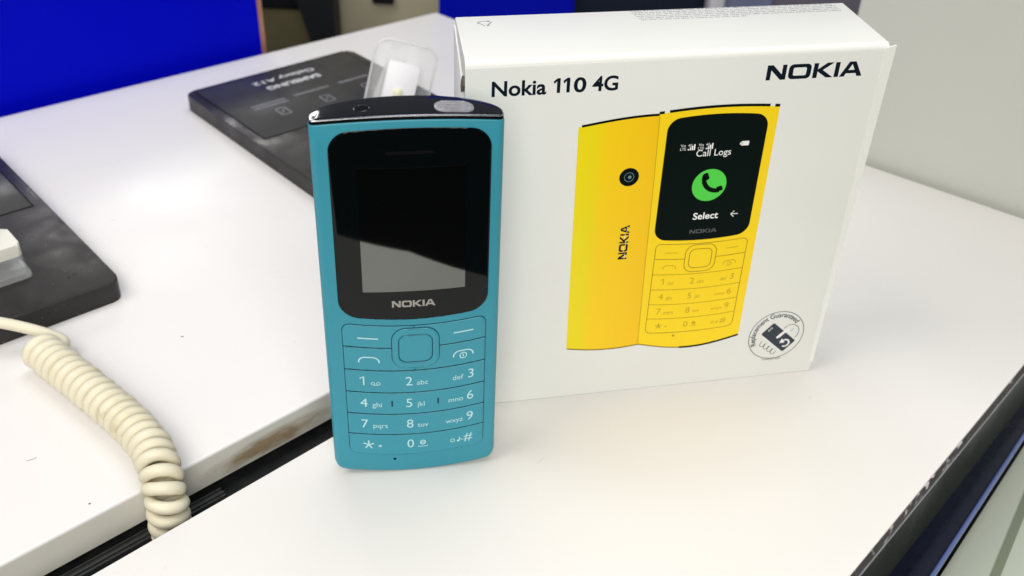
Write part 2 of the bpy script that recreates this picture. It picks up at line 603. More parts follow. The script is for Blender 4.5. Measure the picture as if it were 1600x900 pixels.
# thin extruded rail lying in the gap, ends behind the cord
bm = bmesh.new()
for d0, d1, z1 in ((0.3, 4.6, -15.0), (1.2, 1.7, -14.2), (3.2, 3.7, -14.2)):
    prism_bm([of(sl(-250), d1), of(sl(67), d1), of(sl(67), d0), of(sl(-250), d0)], -17.0, z1, bm=bm)
bmesh.ops.translate(bm, verts=bm.verts, vec=(0, 0, 760))
obj('gap_rail', bm, 'dark_metal', t_)
bm = prism_bm([of(sl(-200), -60), of(sl(330), -60), (-60, 380), (-380, 80)], -760, -12.4)
bmesh.ops.translate(bm, verts=bm.verts, vec=(0, 0, 760))
obj('cabinet_body', bm, 'black_board', t_)

# the counter under phone and box
CA = [(-260.0, -188.0), (-120.0, -205.0), (84.0, -91.0), (294.0, 147.0), (190.0, 233.0), (150.0, 168.1)]
LD = (math.cos(R(46.1)), math.sin(R(46.1)))
ll = lambda t: (-28.5 + LD[0] * t, 13.0 + LD[1] * t)
RD = (math.cos(R(48.51)), math.sin(R(48.51)))
rl = lambda t: (128.0 + RD[0] * t, -37.3 + RD[1] * t)
CA = [ll(-300), (-205.0, -238.0), (-20, -159.5), (30.6, -134.7), rl(-66), rl(249), (193, 231.5), ll(270)]
c_ = empty('display_counter', (0, 0, -760), 0, 'white laminate counter with chipped dark edge carrying the phone and the box', 'counter')
bm = prism_bm(CA, -2.2, 0.0, 0.35, 2, only_top=True)
bmesh.ops.translate(bm, verts=bm.verts, vec=(0, 0, 760))
obj('counter_top', bm, 'white_top', c_, smooth=True, angle=30)
rn = (RD[1], -RD[0])
ro = lambda t, d: (rl(t)[0] + rn[0] * d, rl(t)[1] + rn[1] * d)
# core below the top sheet, set back, and the chipped strip along the right edge
ins = [(x * 0.985, y * 0.985) for x, y in CA]
bm = prism_bm([ll(-296), (-203, -234), (-20, -156), (30, -131), ro(-64, -3.0), ro(247, -3.0), (192, 229), (ll(268)[0] + 1.5, ll(268)[1] - 1.5)], -22, -2.25)
bmesh.ops.translate(bm, verts=bm.verts, vec=(0, 0, 760))
obj('counter_core', bm, 'black_board', c_)
bm = bmesh.new()
N = 150
ring = []
for i in range(N + 1):
    t = -64 + 311 * i / N
    j = rng.uniform(-0.35, 0.25) if rng.random() < 0.45 else rng.uniform(-0.08, 0.08)
    k = rng.uniform(-0.35, 0.25) if rng.random() < 0.45 else 0
    ring.append([(*ro(t, -2.9), -0.9), (*ro(t, 0.35 + j * .4), -0.75 + j * .5), (*ro(t, 0.75 + k), -2.2 + k), (*ro(t, 0.8), -4.4), (*ro(t, -2.9), -4.4)])
vv = [[bm.verts.new(p) for p in r_] for r_ in ring]
for i in range(N):
    for k in range(5):
        bm.faces.new((vv[i][k], vv[i + 1][k], vv[i + 1][(k + 1) % 5], vv[i][(k + 1) % 5]))
bmesh.ops.translate(bm, verts=bm.verts, vec=(0, 0, 760))
obj('chipped_edge_strip', bm, 'edge_core', c_)
bm = prism_bm([ro(-64, -2.0), ro(-64, 1.2), ro(247, 1.2), ro(247, -2.0)][::-1], -5.0, -4.42)
bmesh.ops.translate(bm, verts=bm.verts, vec=(0, 0, 760))
obj('edge_line', bm, 'edge_line', c_)
bm = prism_bm([ro(-60, -14.0), ro(-60, -0.6), ro(245, -0.6), ro(245, -14.0)][::-1], -42, -5.05)
bmesh.ops.translate(bm, verts=bm.verts, vec=(0, 0, 760))
obj('apron', bm, 'apron', c_)
# dark blue rail at the foot of the apron, outer edge coloured as a bright highlight
bm = prism_bm([ro(-60, -13), ro(-60, 14.3), ro(245, 3.0), ro(245, -13)][::-1], -52, -42.1, 0.8, 3)
bmesh.ops.translate(bm, verts=bm.verts, vec=(0, 0, 760))
obj('rail', bm, 'rail_blue', c_, smooth=True)
bm = prism_bm([ro(-60, 13.9), ro(-60, 15.3), ro(245, 4.0), ro(245, 2.6)][::-1], -45.5, -41.2, 0.5, 3)
bmesh.ops.translate(bm, verts=bm.verts, vec=(0, 0, 760))
obj('rail_edge', bm, 'rail_edge', c_, smooth=True)
bm = prism_bm([ro(-55, -90), ro(-55, -16), ro(240, -16), ro(240, -90)][::-1], -760, -22.2)
bmesh.ops.translate(bm, verts=bm.verts, vec=(0, 0, 760))
obj('cabinet_body', bm, 'black_board', c_)

# pale green ledge low to the right, with a joint line
l_ = empty('low_ledge', (300, 40, -760), 0, 'pale green ledge below the dark blue rail at the lower right corner', 'ledge')
bm = prism_bm([ro(-60, 15.6), ro(-60, 330), ro(245, 330), ro(245, 4.3)][::-1], -70, -52)
bmesh.ops.translate(bm, verts=bm.verts, vec=(-300, -40, 760))
obj('ledge_top', bm, 'ledge', l_)
bm = prism_bm([(188.5, -8.5), (191.0, -10.2), (298.0, 145.8), (295.5, 147.5)], -51.95, -51.6)
bmesh.ops.translate(bm, verts=bm.verts, vec=(-300, -40, 760))
obj('joint_line', bm, 'ledge_joint', l_)
bm = prism_bm([ro(-50, 40), ro(-50, 310), ro(240, 310), ro(240, 40)][::-1], -760, -70.05)
bmesh.ops.translate(bm, verts=bm.verts, vec=(-300, -40, 760))
obj('ledge_base', bm, 'ledge', l_)

# grey partition standing on the line where both tables end
bm = prism_bm([(186.5, 240.4), (420, 48.6), (426, 56), (192.5, 247.8)], -760, 330, 1.0, 2)
bmesh.ops.translate(bm, verts=bm.verts, vec=(-300, -150, 760))
o = obj('partition_panel', bm, 'grey_panel')
o.location = (0.3008, 0.1510, -0.76)
tag(o, 'plain pale grey partition panel behind the white box at right', 'partition')

# blue board standing behind the left table
BD = Vector((math.cos(R(41.2)), math.sin(R(41.2)), 0))
BN = Vector((-BD.y, BD.x, 0))
b0 = Vector((-241, 247, 0)) + BN * 3


def bb(t, z, d):
    p = b0 + BD * t + BN * d
    return (p.x + 180, p.y - 300, z + 760)


b_ = empty('blue_board', (-180, 300, -760), 0, 'large plain royal blue board with thin copper edge behind the left table', 'board')
def board_bm(t0, t1, d0, d1):
    bm = bmesh.new()
    vs = [bm.verts.new(bb(t, z, d)) for d in (d0, d1) for t, z in ((t0, -760), (t1, -760), (t1, 60), (t0, 60))]
    for f in ((0, 1, 2, 3), (7, 6, 5, 4), (0, 4, 5, 1), (1, 5, 6, 2), (2, 6, 7, 3), (3, 7, 4, 0)):
        bm.faces.new([vs[i] for i in f])
    return bm


obj('board_face', board_bm(-300, 153.4, 0, 16), 'blue', b_)
obj('copper_edge', board_bm(153.45, 156.4, -0.6, 16.4), 'copper', b_)


# things far behind, out of focus
def bg_box(name, x0, x1, y0, y1, z0, z1, m, label, cat):
    cx, cy = (x0 + x1) / 2, (y0 + y1) / 2
    bm = prism_bm(rect(x0 - cx, x1 - cx, y0 - cy, y1 - cy), 0, z1 - z0, 2.0, 2)
    o = obj(name, bm, m, smooth=True)
    o.location = (cx * S, cy * S, z0 * S)
    return tag(o, label, cat)


k_ = empty('storage_bin', (-205, 760, -760), 0, 'dark olive bin with a black lid seen past the blue board', 'bin')
bm = prism_bm(rect(-75, 37, -40, 60), 0, 655, 4, 2)
obj('bin_body', bm, 'olive', k_, smooth=True)
bm = prism_bm(rect(-78, 40, -44, 64), 655.2, 760, 5, 2)
obj('lid', bm, 'black_post', k_, smooth=True)
bm = bmesh.new()
pp = [(-6, 0), (12, 0), (10, 820), (-62, 820), (-6, 610)]
fr = [bm.verts.new((x, -16, z)) for x, z in pp]
bk = [bm.verts.new((x, 16, z)) for x, z in pp]
bm.faces.new(fr)
bm.faces.new(bk[::-1])
for i in range(5):
    bm.faces.new((fr[i], fr[(i + 1) % 5], bk[(i + 1) % 5], bk[i]))
o = obj('black_post', bm, 'black_post')
o.location = (-0.156, 0.700, -0.76)
tag(o, 'slanted black post between the olive bin and the beige cabinet', 'post')
k_ = empty('beige_cabinet', (-40, 780, -760), 0, 'beige cabinet with a small black handle in the blurred background', 'cabinet')
obj('cabinet_body', prism_bm(rect(-160, 140, -40, 100), 0, 900, 3, 2), 'beige', k_, smooth=True)
obj('handle', prism_bm(rect(-77, -56, -48, -40.2), 659, 668, 1.5, 2), 'black_post', k_, smooth=True)
bg_box('blue_box', -38, 70, 560, 600, -760, 300, 'blue_board', 'bright blue panel just above the back edge of the white box', 'panel')
bg_box('navy_panel', 60, 200, 640, 680, -760, 300, 'navy_board', 'very dark navy panel above the middle of the white box', 'panel')
bg_box('white_post', 184, 196.5, 600, 625, -760, 300, 'white_plastic', 'narrow white post between the navy and lavender panels', 'post')
bg_box('lavender_panel', 197, 248, 650, 680, -760, 300, 'lavender', 'lavender blue panel above the printed small text on the white box', 'panel')
bg_box('mauve_panel', 248.5, 420, 655, 690, -760, 300, 'mauve', 'mauve grey panel above the right end of the white box', 'panel')

# ================================================================== MOBILE PHONE
PB, H, CX = 1.1, 121.0, 0.5
ph = empty('mobile_phone', (0, 0, 0), 0, 'teal blue keypad mobile phone standing upright in front of the white box', 'phone')
pm = Matrix(((0.98508969, -0.17200055, 0.00459425, 0), (0.17188451, 0.98509685, 0.01641958, 0),
             (-0.00734909, -0.01538508, 0.99985463, 0.00021), (0, 0, 0, 1)))
ph.matrix_world = pm


def yf(x):
    y = -PB * (1 - (x / 25.0) ** 2)
    a = abs(x)
    if a > 23.2:
        q = min(1.0, (a - 23.2) / 1.8)
        y += 1.9 * (1 - math.sqrt(max(0, 1 - q * q)))
    return y


def yb(x):
    q = min(1.0, abs(x) / 25.0)
    return 3.0 + 9.2 * max(0.0, 1 - q ** 2.3) ** (1 / 2.3)


NX = 72
xs = []
for i in range(NX + 1):
    u = -1 + 2 * i / NX
    xs.append(25.0 * math.sin(u * math.pi / 2) if abs(u) > 0.0 else 0.0)
plan = [(x, yf(x)) for x in xs] + [(x, yb(x)) for x in reversed(xs)]
NP = len(plan)


def inset_plan(d):
    out = []
    for i in range(NP):
        a, c = Vector(plan[i - 2]), Vector(plan[(i + 2) % NP])
        t = (c - a)
        t = t.normalized() if t.length else Vector((1, 0))
        n = Vector((-t.y, t.x))
        out.append((plan[i][0] + n.x * d, plan[i][1] + n.y * d))
    return out


def zb(x):
    a = abs(x)
    z = 2.4 * (x / 25.0) ** 2
    if a > 21.8:
        q = min(1.0, (a - 21.8) / 3.2)
        z += 3.2 * (1 - math.sqrt(1 - q * q)) * 0.9
    return z


def zt(x):
    return 119.35 - 1.35 * (x / 25.0) ** 2


def loft(levels, cap_lo=True, cap_hi=True):
    """levels: (inset, function of x giving z)"""
    bm = bmesh.new()
    rows = []
    for d, fn in levels:
        pl_ = inset_plan(d)
        rows.append([bm.verts.new((x, y, fn(plan[i][0]))) for i, (x, y) in enumerate(pl_)])
    for a, c in zip(rows, rows[1:]):
        for i in range(NP):
            bm.faces.new((a[i], a[(i + 1) % NP], c[(i + 1) % NP], c[i]))
    for row, on in ((rows[0], cap_lo), (rows[-1], cap_hi)):
        if on:
            for i in range(NX):
                bm.faces.new((row[i], row[i + 1], row[NP - 2 - i], row[NP - 1 - i]))
    bmesh.ops.remove_doubles(bm, verts=bm.verts, dist=1e-4)
    return bm


lv = [(0.75, lambda x: zb(x)), (0.45, lambda x: zb(x) + 0.05), (0.2, lambda x: zb(x) + 0.2), (0.06, lambda x: zb(x) + 0.45), (0, lambda x: zb(x) + 0.8)]
for k in range(1, 12):
    lv.append((0, (lambda kk: (lambda x: (zb(x) + 0.8) * (1 - kk) + (zt(x) - 0.45) * kk))(k / 12.0)))
lv += [(0, lambda x: zt(x) - 0.45), (0.08, lambda x: zt(x) - 0.18), (0.28, lambda x: zt(x)), (0.8, lambda x: zt(x))]
obj('body', loft(lv), 'teal', ph, smooth=True, angle=50)
obj('top_gap', loft([(0.22, lambda x: zt(x) - 0.05), (0.22, lambda x: zt(x) + 0.86)]), 'black_gap', ph, smooth=True)
obj('cap_rim', loft([(0.20, lambda x: zt(x) + 0.85), (0.16, lambda x: zt(x) + 0.93), (0.24, lambda x: zt(x) + 1.05), (0.44, lambda x: zt(x) + 1.17)], True, False),
    'rim', ph, smooth=True, angle=60)
zc = lambda x: zt(x) + 1.20
cap = obj('top_cap', loft([(0.40, lambda x: zt(x) + 1.14), (0.9, lambda x: zt(x) + 1.24), (1.8, lambda x: zt(x) + 1.30)], False, True), 'gloss_black', ph, smooth=True, angle=60)
zc = lambda x: zt(x) + 1.30
top_map = lambda x, y, h: (x, y, zc(x) + h)
# audio jack: collar and dark hole
o = tile('audio_jack', [disc(-11.35, 4.55, 2.15, 32), disc(-11.35, 4.55, 1.75, 32)], top_map, -0.1, 0.10, 'gloss_black', ph, bev=0.08)
emit('jack_hole', f_poly(disc(-11.35, 4.55, 1.78, 32)), top_map, 0.03, 'black_gap', o)
# charging port under a milky film plug
o = emit('charging_port', f_poly(round_poly(rect(7.4, 16.9, 1.0, 6.4), 2.2)), top_map, 0.03, 'port', ph)
o2 = tile('port_plug', [round_poly(rect(7.0, 17.2, 0.5, 6.8), 2.6)], top_map, 0.04, 0.55, 'plug', ph, bev=0.35, cuts=(9, 11, 13, 15))
emit('plug_mark', f_join(f_stroke([(9.2, 5.0), (14.9, 5.0), (13.9, 2.5), (10.2, 2.5)], 0.45, True), f_stroke([(8.3, 1.9), (8.0, 3.6), (8.4, 5.4)], 0.25),
                         f_stroke([(16.0, 1.9), (16.3, 3.6), (15.9, 5.4)], 0.25)), top_map, 0.59, 'screen_logo', o2)

front = lambda x, z, h: (x, yf(x) - h, z - (2.2 - PB) * (1 - (x / 25.0) ** 2) * (229 - z) / 236)
CUT = [c * 1.5 for c in range(-16, 17)]
# screen glass: rounded outline, bowed top and bottom
def bowed(x0, x1, z0, z1, sag0, sag1, r, n=14, rt=None):
    """outline with bottom sagging by sag0 and top rising by sag1 at the middle"""
    cx, hw = (x0 + x1) / 2, (x1 - x0) / 2
    base = round_poly(rect(x0, x1, z0, z1), [r, r, rt or r, rt or r], 8)
    out = []
    m_ = len(base)
    for i in range(m_):
        a, c = base[i], base[(i + 1) % m_]
        k = n if abs(a[0] - c[0]) > 4 else 1
        for j in range(k):
            out.append(lerp2(a, c, j / k))
    zm = (z0 + z1) / 2

    def wp(x, z):
        q = 1 - min(1, ((x - cx) / hw) ** 2)
        f = (z - zm) / (z1 - zm)
        return (x, z + (sag1 * q * f if f > 0 else sag0 * q * f))
    return [wp(*p) for p in out]


gl = tile('screen_glass', [bowed(-20.6, 21.6, 60.4, 116.1, 1.4, 1.6, 5.2)], front, -0.05, 0.22, 'glass', ph, bev=0.22, cuts=CUT)
tile('display_panel', [rect(-13.6, 14.9, 68.6, 106.6)], front, 0.2, 0.245, 'display', gl, bev=0, cuts=CUT)
emit('earpiece_slot', f_stroke([(-6.0, 110.9), (-2, 110.9), (2.5, 110.9), (6.7, 110.9)], 0.9), front, 0.25, 'black_gap', gl)
emit('logo_lettering', nokia(-5.7, 63.35, 12.2, 2.15), front, 0.26, 'screen_logo', gl)

# keypad
kw = lambda x: 1.2 * ((x - CX) / 20.5) ** 2
ROWS = [56.85, 48.95, 40.72, 32.5, 24.25, 16.2, 8.05]
XL, XR = -20.2, 21.2


def warp_loop(l, n=1):
    return [(x, z + kw(x)) for x, z in l]


def dense(pts, step=2.0):
    out = []
    n = len(pts)
    for i in range(n):
        a, c = pts[i], pts[(i + 1) % n]
        d = math.hypot(a[0] - c[0], a[1] - c[1])
        k = max(1, int(d / step))
        for j in range(k):
            out.append(lerp2(a, c, j / k))
    return out


bed = tile('keypad_bed', [warp_loop(dense(round_poly(rect(XL, XR, ROWS[6], ROWS[0]), 2.4)))], front, -0.05, 0.03, 'groove', ph, bev=0, cuts=CUT)  # dark sheet under the keys, gap shade is in its colour
G = 0.21


def key(name, x0, x1, z0, z1, r=(0.3, 0.3, 0.3, 0.3)):
    l = warp_loop(dense(round_poly(rect(x0 + G, x1 - G, z0 + G, z1 - G), list(r))))
    return tile(name, [l], front, 0.02, 0.36, 'teal_key', ph, bev=0.17, cuts=CUT)


ks1 = key('soft_key', XL, CX, ROWS[1], ROWS[0], (0.3, 0.15, 0.15, 2.2))
ks2 = key('soft_key', CX - 0.3, XR, ROWS[1], ROWS[0], (0.15, 0.3, 2.2, 0.15))
kc1 = key('call_key', XL, CX, ROWS[2], ROWS[1])
kc2 = key('end_key', CX - 0.3, XR, ROWS[2], ROWS[1])
kr = [key('number_key_row', XL, XR, ROWS[i + 1], ROWS[i], (0.3, 0.3, 0.3, 0.3) if i < 5 else (2.2, 2.2, 0.3, 0.3)) for i in range(2, 6)]
nx0, nx1, nz0, nz1 = -6.35, 7.65, 41.9, 56.2
tile('navigation_gap', [round_poly(rect(nx0, nx1, nz0, nz1), 4.2)], front, 0.2, 0.40, 'groove', bed, bev=0, cuts=CUT)
obj_ring = tile('navigation_ring', [round_poly(rect(nx0 + 0.22, nx1 - 0.22, nz0 + 0.22, nz1 - 0.22), 4.0, 8),
                                    round_poly(rect(-4.35, 5.65, 44.0, 53.9), 2.5, 8)], front, 0.38, 0.80, 'teal_key', ph, bev=0.22, cuts=CUT)
nk = tile('select_key', [round_poly(rect(-4.12, 5.42, 44.25, 53.65), 2.3, 8)], front, 0.38, 0.64, 'teal_key', ph, bev=0.18, cuts=CUT)


def voicemail(x, z):
    return f_join(f_stroke(disc(x + 0.6, z + 0.6, 0.5, 14), 0.2, True), f_stroke(disc(x + 2.2, z + 0.6, 0.5, 14), 0.2, True), f_stroke([(x + 0.6, z + 0.05), (x + 2.2, z + 0.05)], 0.2))


def legends(sw=0.42, tb=0.0):
    """key legends in phone face coordinates, keyed by key; sw = stroke weight"""
    L = {}
    L['softL'] = f_stroke([(-15.9, 52.35), (-10.0, 52.35)], sw)
    L['softR'] = f_stroke([(11.7, 52.75), (17.5, 52.75)], sw)
    L['call'] = f_stroke([(-15.9, 43.7), (-15.8, 44.6), (-15.2, 45.3), (-14.3, 45.65), (-11.6, 45.65), (-10.7, 45.3), (-10.1, 44.6), (-10.0, 43.7)], sw)
    L['end'] = f_join(f_stroke([(11.7, 44.0), (11.8, 44.9), (12.4, 45.6), (13.3, 45.95), (15.9, 45.95), (16.8, 45.6), (17.4, 44.9), (17.5, 44.0)], sw),
                      f_stroke(disc(14.6, 44.15, 1.0, 22), sw * 0.75, True), f_stroke([(14.6, 43.6), (14.6, 44.7)], sw * 0.75))
    rows = [(35.35, (('1', None), ('2', 'abc'), ('3', 'def'))), (27.1, (('4', 'ghi'), ('5', 'jkl'), ('6', 'mno'))),
            (18.95, (('7', 'pqrs'), ('8', 'tuv'), ('9', 'wxyz'))), (10.95, (('*', None), ('0', None), ('#', None)))]
    for i, (z, cs) in enumerate(rows):
        fs = []
        for c, (d, sub) in enumerate(cs):
            dh = 3.2
            if d == '*':
                fs += [f_stroke([(-14.3 + 1.7 * math.cos(R(a)), 12.1 + 1.7 * math.sin(R(a))), (-14.3, 12.1)], 0.42) for a in (90, 162, 234, 306, 18)]
                fs += [f_stroke([(-11.4, 11.7), (-10.3, 11.7)], 0.3), f_stroke([(-10.85, 11.2), (-10.85, 12.2)], 0.3)]
                continue
            if d == '#':
                fs.append(f_text('#', 17.7, z - 0.3, 3.2, bold=tb, align='R', ref='0'))
                fs.append(f_stroke([(10.9, 11.2), (10.9, 11.9), (11.5, 12.5), (12.1, 11.9), (12.1, 11.2)], 0.28, True))
                fs += [f_poly(disc(13.3, 11.25, 0.42, 12)), f_stroke([(13.65, 11.3), (13.65, 12.8)], 0.22), f_stroke([(13.65, 12.0), (14.6, 11.3)], 0.25)]
                continue
            if c == 0:
                fs.append(f_one(-16.0, z, dh, 0.40) if d == '1' else f_text(d, -16.1, z, dh, bold=tb, ref='0'))
                if d == '1':
                    fs.append(voicemail(-12.7, z + 0.1))
                else:
                    fs.append(f_text(sub, -12.6, z + 0.05, 1.75, bold=tb, ref='l'))
            elif c == 1:
                fs.append(f_text(d, -2.5, z, dh, bold=tb, ref='0'))
                if d == '0':
                    fs += [f_stroke(disc(2.3, 12.7, 0.8, 20), 0.3, True), f_stroke(disc(2.3, 12.7, 0.35, 12, 0.8), 0.2, True), f_stroke([(1.5, 12.7), (3.1, 12.7)], 0.2),
                           f_stroke([(0.9, 11.5), (0.9, 11.1), (3.7, 11.1), (3.7, 11.5)], 0.26)]
                else:
                    fs.append(f_text(sub, 0.8, z + 0.05, 1.75, bold=tb, ref='l'))
            else:
                fs.append(f_text(d, 17.8, z, dh, bold=tb, align='R', ref='0'))
                fs.append(f_text(sub, 14.7, z + 0.05, 1.75, bold=tb, align='R', ref='l'))
        L['row%d' % i] = f_join(*fs)
    return {k: f_map(v, lambda x, z: (x, z + kw(x))) for k, v in L.items()}


LG = legends()
for kk, par in (('softL', ks1), ('softR', ks2), ('call', kc1), ('end', kc2)):
    emit('legend', LG[kk], front, 0.385, 'legend', par)
for i in range(4):
    emit('legend', LG['row%d' % i], front, 0.385, 'legend', kr[i])
for x in (-6.7, 7.1):
    emit('divider_tick', f_stroke([(x, 27.4 + kw(x)), (x, 29.6 + kw(x))], 0.5), front, 0.385, 'groove', kr[1])
emit('microphone_hole', f_poly(disc(-6.5, 6.2, 0.5, 16, 0.42)), front, 0.02, 'black_gap', ph)

# ================================================================== PRODUCT BOX
BW, BH, BDp, SH = 126.89, 123.5, 36.4, 2.6
bx = empty('product_box', (13.385, 30.044, 0), R(12.2156), 'white phone carton printed with two yellow phones, standing behind the teal phone', 'box')
bm = bmesh.new()
NB = 8
lo = [bm.verts.new(p) for p in ((0, 0, 0), (BW, 0, 0), (BW + SH, BDp, 0), (SH, BDp, 0))]
hi = [bm.verts.new(p) for p in ((0, 0, BH), (BW, 0, BH), (BW + SH, BDp, BH), (SH, BDp, BH))]
bm.faces.new(lo[::-1])
bm.faces.new(hi)
for i in range(4):
    bm.faces.new((lo[i], lo[(i + 1) % 4], hi[(i + 1) % 4], hi[i]))
bm.edges.ensure_lookup_table()
fe = [e for e in bm.edges if set(e.verts) == {hi[0], hi[1]}]
bmesh.ops.bevel(bm, geom=fe, offset=1.9, segments=6, profile=0.5, affect='EDGES')
ot = [e for e in bm.edges if e.calc_length() > 20]
bmesh.ops.bevel(bm, geom=ot, offset=0.35, segments=2, profile=0.5, affect='EDGES')
obj('carton', bm, 'card', bx, smooth=True, angle=35)
# loose side flap standing slightly proud at the right
bm = bmesh.new()
vs = [bm.verts.new(p) for p in ((BW - 1.0, -0.10, 4), (BW + 0.3, -0.10, 4), (BW + 2.1, -0.15, BH - 0.6), (BW - 1.0, -0.15, BH - 1.2),
                                (BW - 1.0, 0.45, 4), (BW + 0.3, 0.45, 4), (BW + 2.1, 0.45, BH - 0.6), (BW - 1.0, 0.45, BH - 1.2))]
for f in ((0, 1, 2, 3), (7, 6, 5, 4), (0, 4, 5, 1), (1, 5, 6, 2), (2, 6, 7, 3), (3, 7, 4, 0)):
    bm.faces.new([vs[i] for i in f])
obj('side_flap', bm, 'card', bx)
# left side: tuck flap with an open slit and a torn spot
side = lambda y, z, h: (-h + SH * y / BDp, y, z)
tile('tuck_flap', [[(3.0, 60), (BDp - 1.0, 60), (BDp - 1.0, BH - 2.0), (2.6, BH - 9)]], side, 0.0, 0.5, 'card', bx, bev=0.1)
tile('tuck_flap', [[(3.0, 3), (BDp - 1.0, 3), (BDp - 1.0, 58.5), (3.0, 59.2)]], side, 0.0, 0.4, 'card', bx, bev=0.1)
tile('torn_spot', [[(0.8, 116.5), (2.2, 114.2), (5.8, 112.5), (7.2, 114.0), (5.4, 116.2), (3.6, 117.8), (2.0, 119.0)]], side, 0.0, 0.75, 'torn', bx, bev=0.15)

face = lambda x, z, h: (x, -h, z)
ftop = lambda x, y, h: (x, y, BH + h)
O1, O2, O3, O4, O5 = 0.03, 0.06, 0.09, 0.12, 0.15
emit('product_name_lettering', f_join(f_text('Nokia', 7.5, 113.2, 4.45, w=15.7, bold=0.024, ref='N'),
     f_one(25.2, 113.3, 4.45, 0.98), f_one(28.0, 113.3, 4.45, 0.98), f_text('0', 31.1, 113.3, 4.45, w=3.7, bold=0.024, ref='0'),
     f_text('4G', 36.6, 113.35, 4.45, w=7.6, bold=0.024, ref='G')), face, O1, 'navy_ink', bx)
emit('brand_logo', nokia(89.2, 113.85, 30.6, 4.65), face, O1, 'navy_ink', bx)

# printed phone, back view
bp = emit('printed_phone_back', f_poly([(33.4, 102.0)] + [(33.4 + 25.6 * t, 102.2 + 2.5 * math.sin(t * math.pi / 2)) for t in [k / 12 for k in range(13)]] +
                                       [(60.0, 19.6)] + [(60.0 - 25.3 * t, 20.0 + 0.9 * t * t - 0.9 * math.sin(t * math.pi)) for t in [k / 12 for k in range(1, 13)]] + [(34.0, 62)]),
          face, O1, 'yellow_back', bx)
emit('top_line', f_stroke([(34.4 + 23.4 * t, 102.45 + 2.35 * math.sin(t * math.pi / 2)) for t in [k / 12 for k in range(13)]], 0.75), face, O2, 'black_ink', bp)
emit('bottom_line', f_stroke([(60.0 - 25.0 * t, 19.9 + 0.9 * t * t - 0.95 * math.sin(t * math.pi)) for t in [k / 12 for k in range(13)]], 0.5), face, O2, 'yellow_line', bp)
emit('camera_lens', f_poly(disc(50.4, 84.7, 3.1, 40)), face, O2, 'black_ink', bp)
emit('lens_glint', f_join(f_poly(disc(50.6, 84.7, 0.55, 16)), f_stroke(disc(50.4, 84.7, 1.5, 30), 0.16, True)), face, O3, 'lens_ink', bp)
vl = f_map(nokia(0, 0, 12.6, 2.9), lambda x, y: (52.4 - y, 55.1 + x))
emit('brand_lettering', vl, face, O2, 'navy_ink', bp)
emit('lettering_glint', f_join(*[f_stroke([(51.6 - 0.5 * (i % 2), 55.3 + 2.5 * i), (51.6 - 0.5 * (i % 2), 57.2 + 2.5 * i)], 0.16) for i in range(5)]), face, O3, 'white_ink', bp)

# printed phone, front view
fx0, fx1 = 57.7, 95.4
fl = [(fx0 + 1.6 * (1 - t) ** 0 * 0, 0) for t in ()]
outline = []
for k in range(17):
    t = k / 16
    x = fx0 + (fx1 - fx0) * t
    outline.append((x, 104.4 + 0.5 * t + 1.5 * math.sin(math.pi * (0.12 + 0.78 * t))))
for k in range(17):
    t = k / 16
    x = 96.1 - (96.1 - 59.6) * t
    outline.append((x, 20.1 - 3.2 * math.sin(math.pi * t)))
fp = emit('printed_phone_front', f_poly(outline), face, O2, 'yellow', bx)
emit('edge_shade', f_stroke([(57.9, 104.4), (58.5, 80), (59.0, 50), (59.7, 20.4)], 0.25), face, O3, 'yellow_faint', fp)
tl = [(fx0 + (fx1 - fx0) * t, 104.75 + 0.5 * t + 1.5 * math.sin(math.pi * (0.12 + 0.78 * t))) for t in [k / 24 for k in range(25)]]
emit('top_line', f_join(f_stroke(tl[:2], 0.85), f_stroke(tl[2:23], 0.85), f_stroke(tl[23:], 0.9)), face, O3, 'black_ink', fp)
bl = [(96.0 - (96.0 - 59.8) * t, 20.0 - 3.2 * math.sin(math.pi * t)) for t in [k / 24 for k in range(25)]]
emit('bottom_line', f_stroke(bl[:15], 0.75), face, O3, 'black_ink', fp)
emit('bottom_shade', f_stroke(bl[14:], 0.45), face, O3, 'yellow_line', fp)
sc_ = emit('printed_screen', f_poly(bowed(60.75, 92.6, 61.5, 102.9, 1.3, 1.2, 3.8)), face, O3, 'black_ink', fp)
W = []
W.append(f_text('Call Logs', 70.95, 90.25, 2.2, w=11.2, bold=0.004, ref='C'))
W.append(f_text('Select', 72.9, 67.95, 2.4, w=8.4, bold=0.02, ref='S'))
W.append(f_join(f_stroke([(85.5, 69.05), (87.9, 69.05)], 0.28), f_stroke([(86.6, 70.1), (85.5, 69.05), (86.6, 68.0)], 0.28)))
for q in (65.6, 71.3):
    W.append(f_text('Vo', q, 93.75, 0.85, w=1.6, ref='V'))
    W.append(f_text('LTE', q, 92.6, 0.85, w=1.8, ref='L'))
    W.append(f_text('4G', q + 2.4, 93.75, 0.85, w=1.2, ref='4'))
    W += [f_poly(rect(q + 2.4 + 0.62 * i, q + 2.85 + 0.62 * i, 92.55, 93.0 + 0.5 * i)) for i in range(4)]
W.append(f_poly(round_poly(rect(85.0, 87.5, 93.05, 94.55), 0.2), rect(85.25, 85.4, 93.3, 94.3)))
W.append(f_poly(rect(84.6, 84.95, 93.45, 94.15)))
emit('screen_lettering', f_join(*W), face, O4, 'white_ink', fp)
emit('call_symbol', f_poly(disc(76.7, 80.05, 5.6, 56)), face, O4, 'green_ink', fp)
# handset: two blobs joined by a curved grip
hp = arc(79.3, 82.6, 4.6, 168, 282, 14)
emit('handset_symbol', f_join(f_stroke(hp, 1.5), f_poly(round_poly([(73.9, 83.9), (75.2, 81.6), (76.6, 82.3), (75.6, 84.6)], 0.5)),
                              f_poly(round_poly([(79.0, 79.2), (79.7, 77.6), (81.6, 78.0), (80.9, 79.7)], 0.5))), face, O5, 'black_ink', fp)
emit('screen_logo', nokia(72.5, 62.75, 9.2, 1.45), face, O4, 'logo_dim', fp)

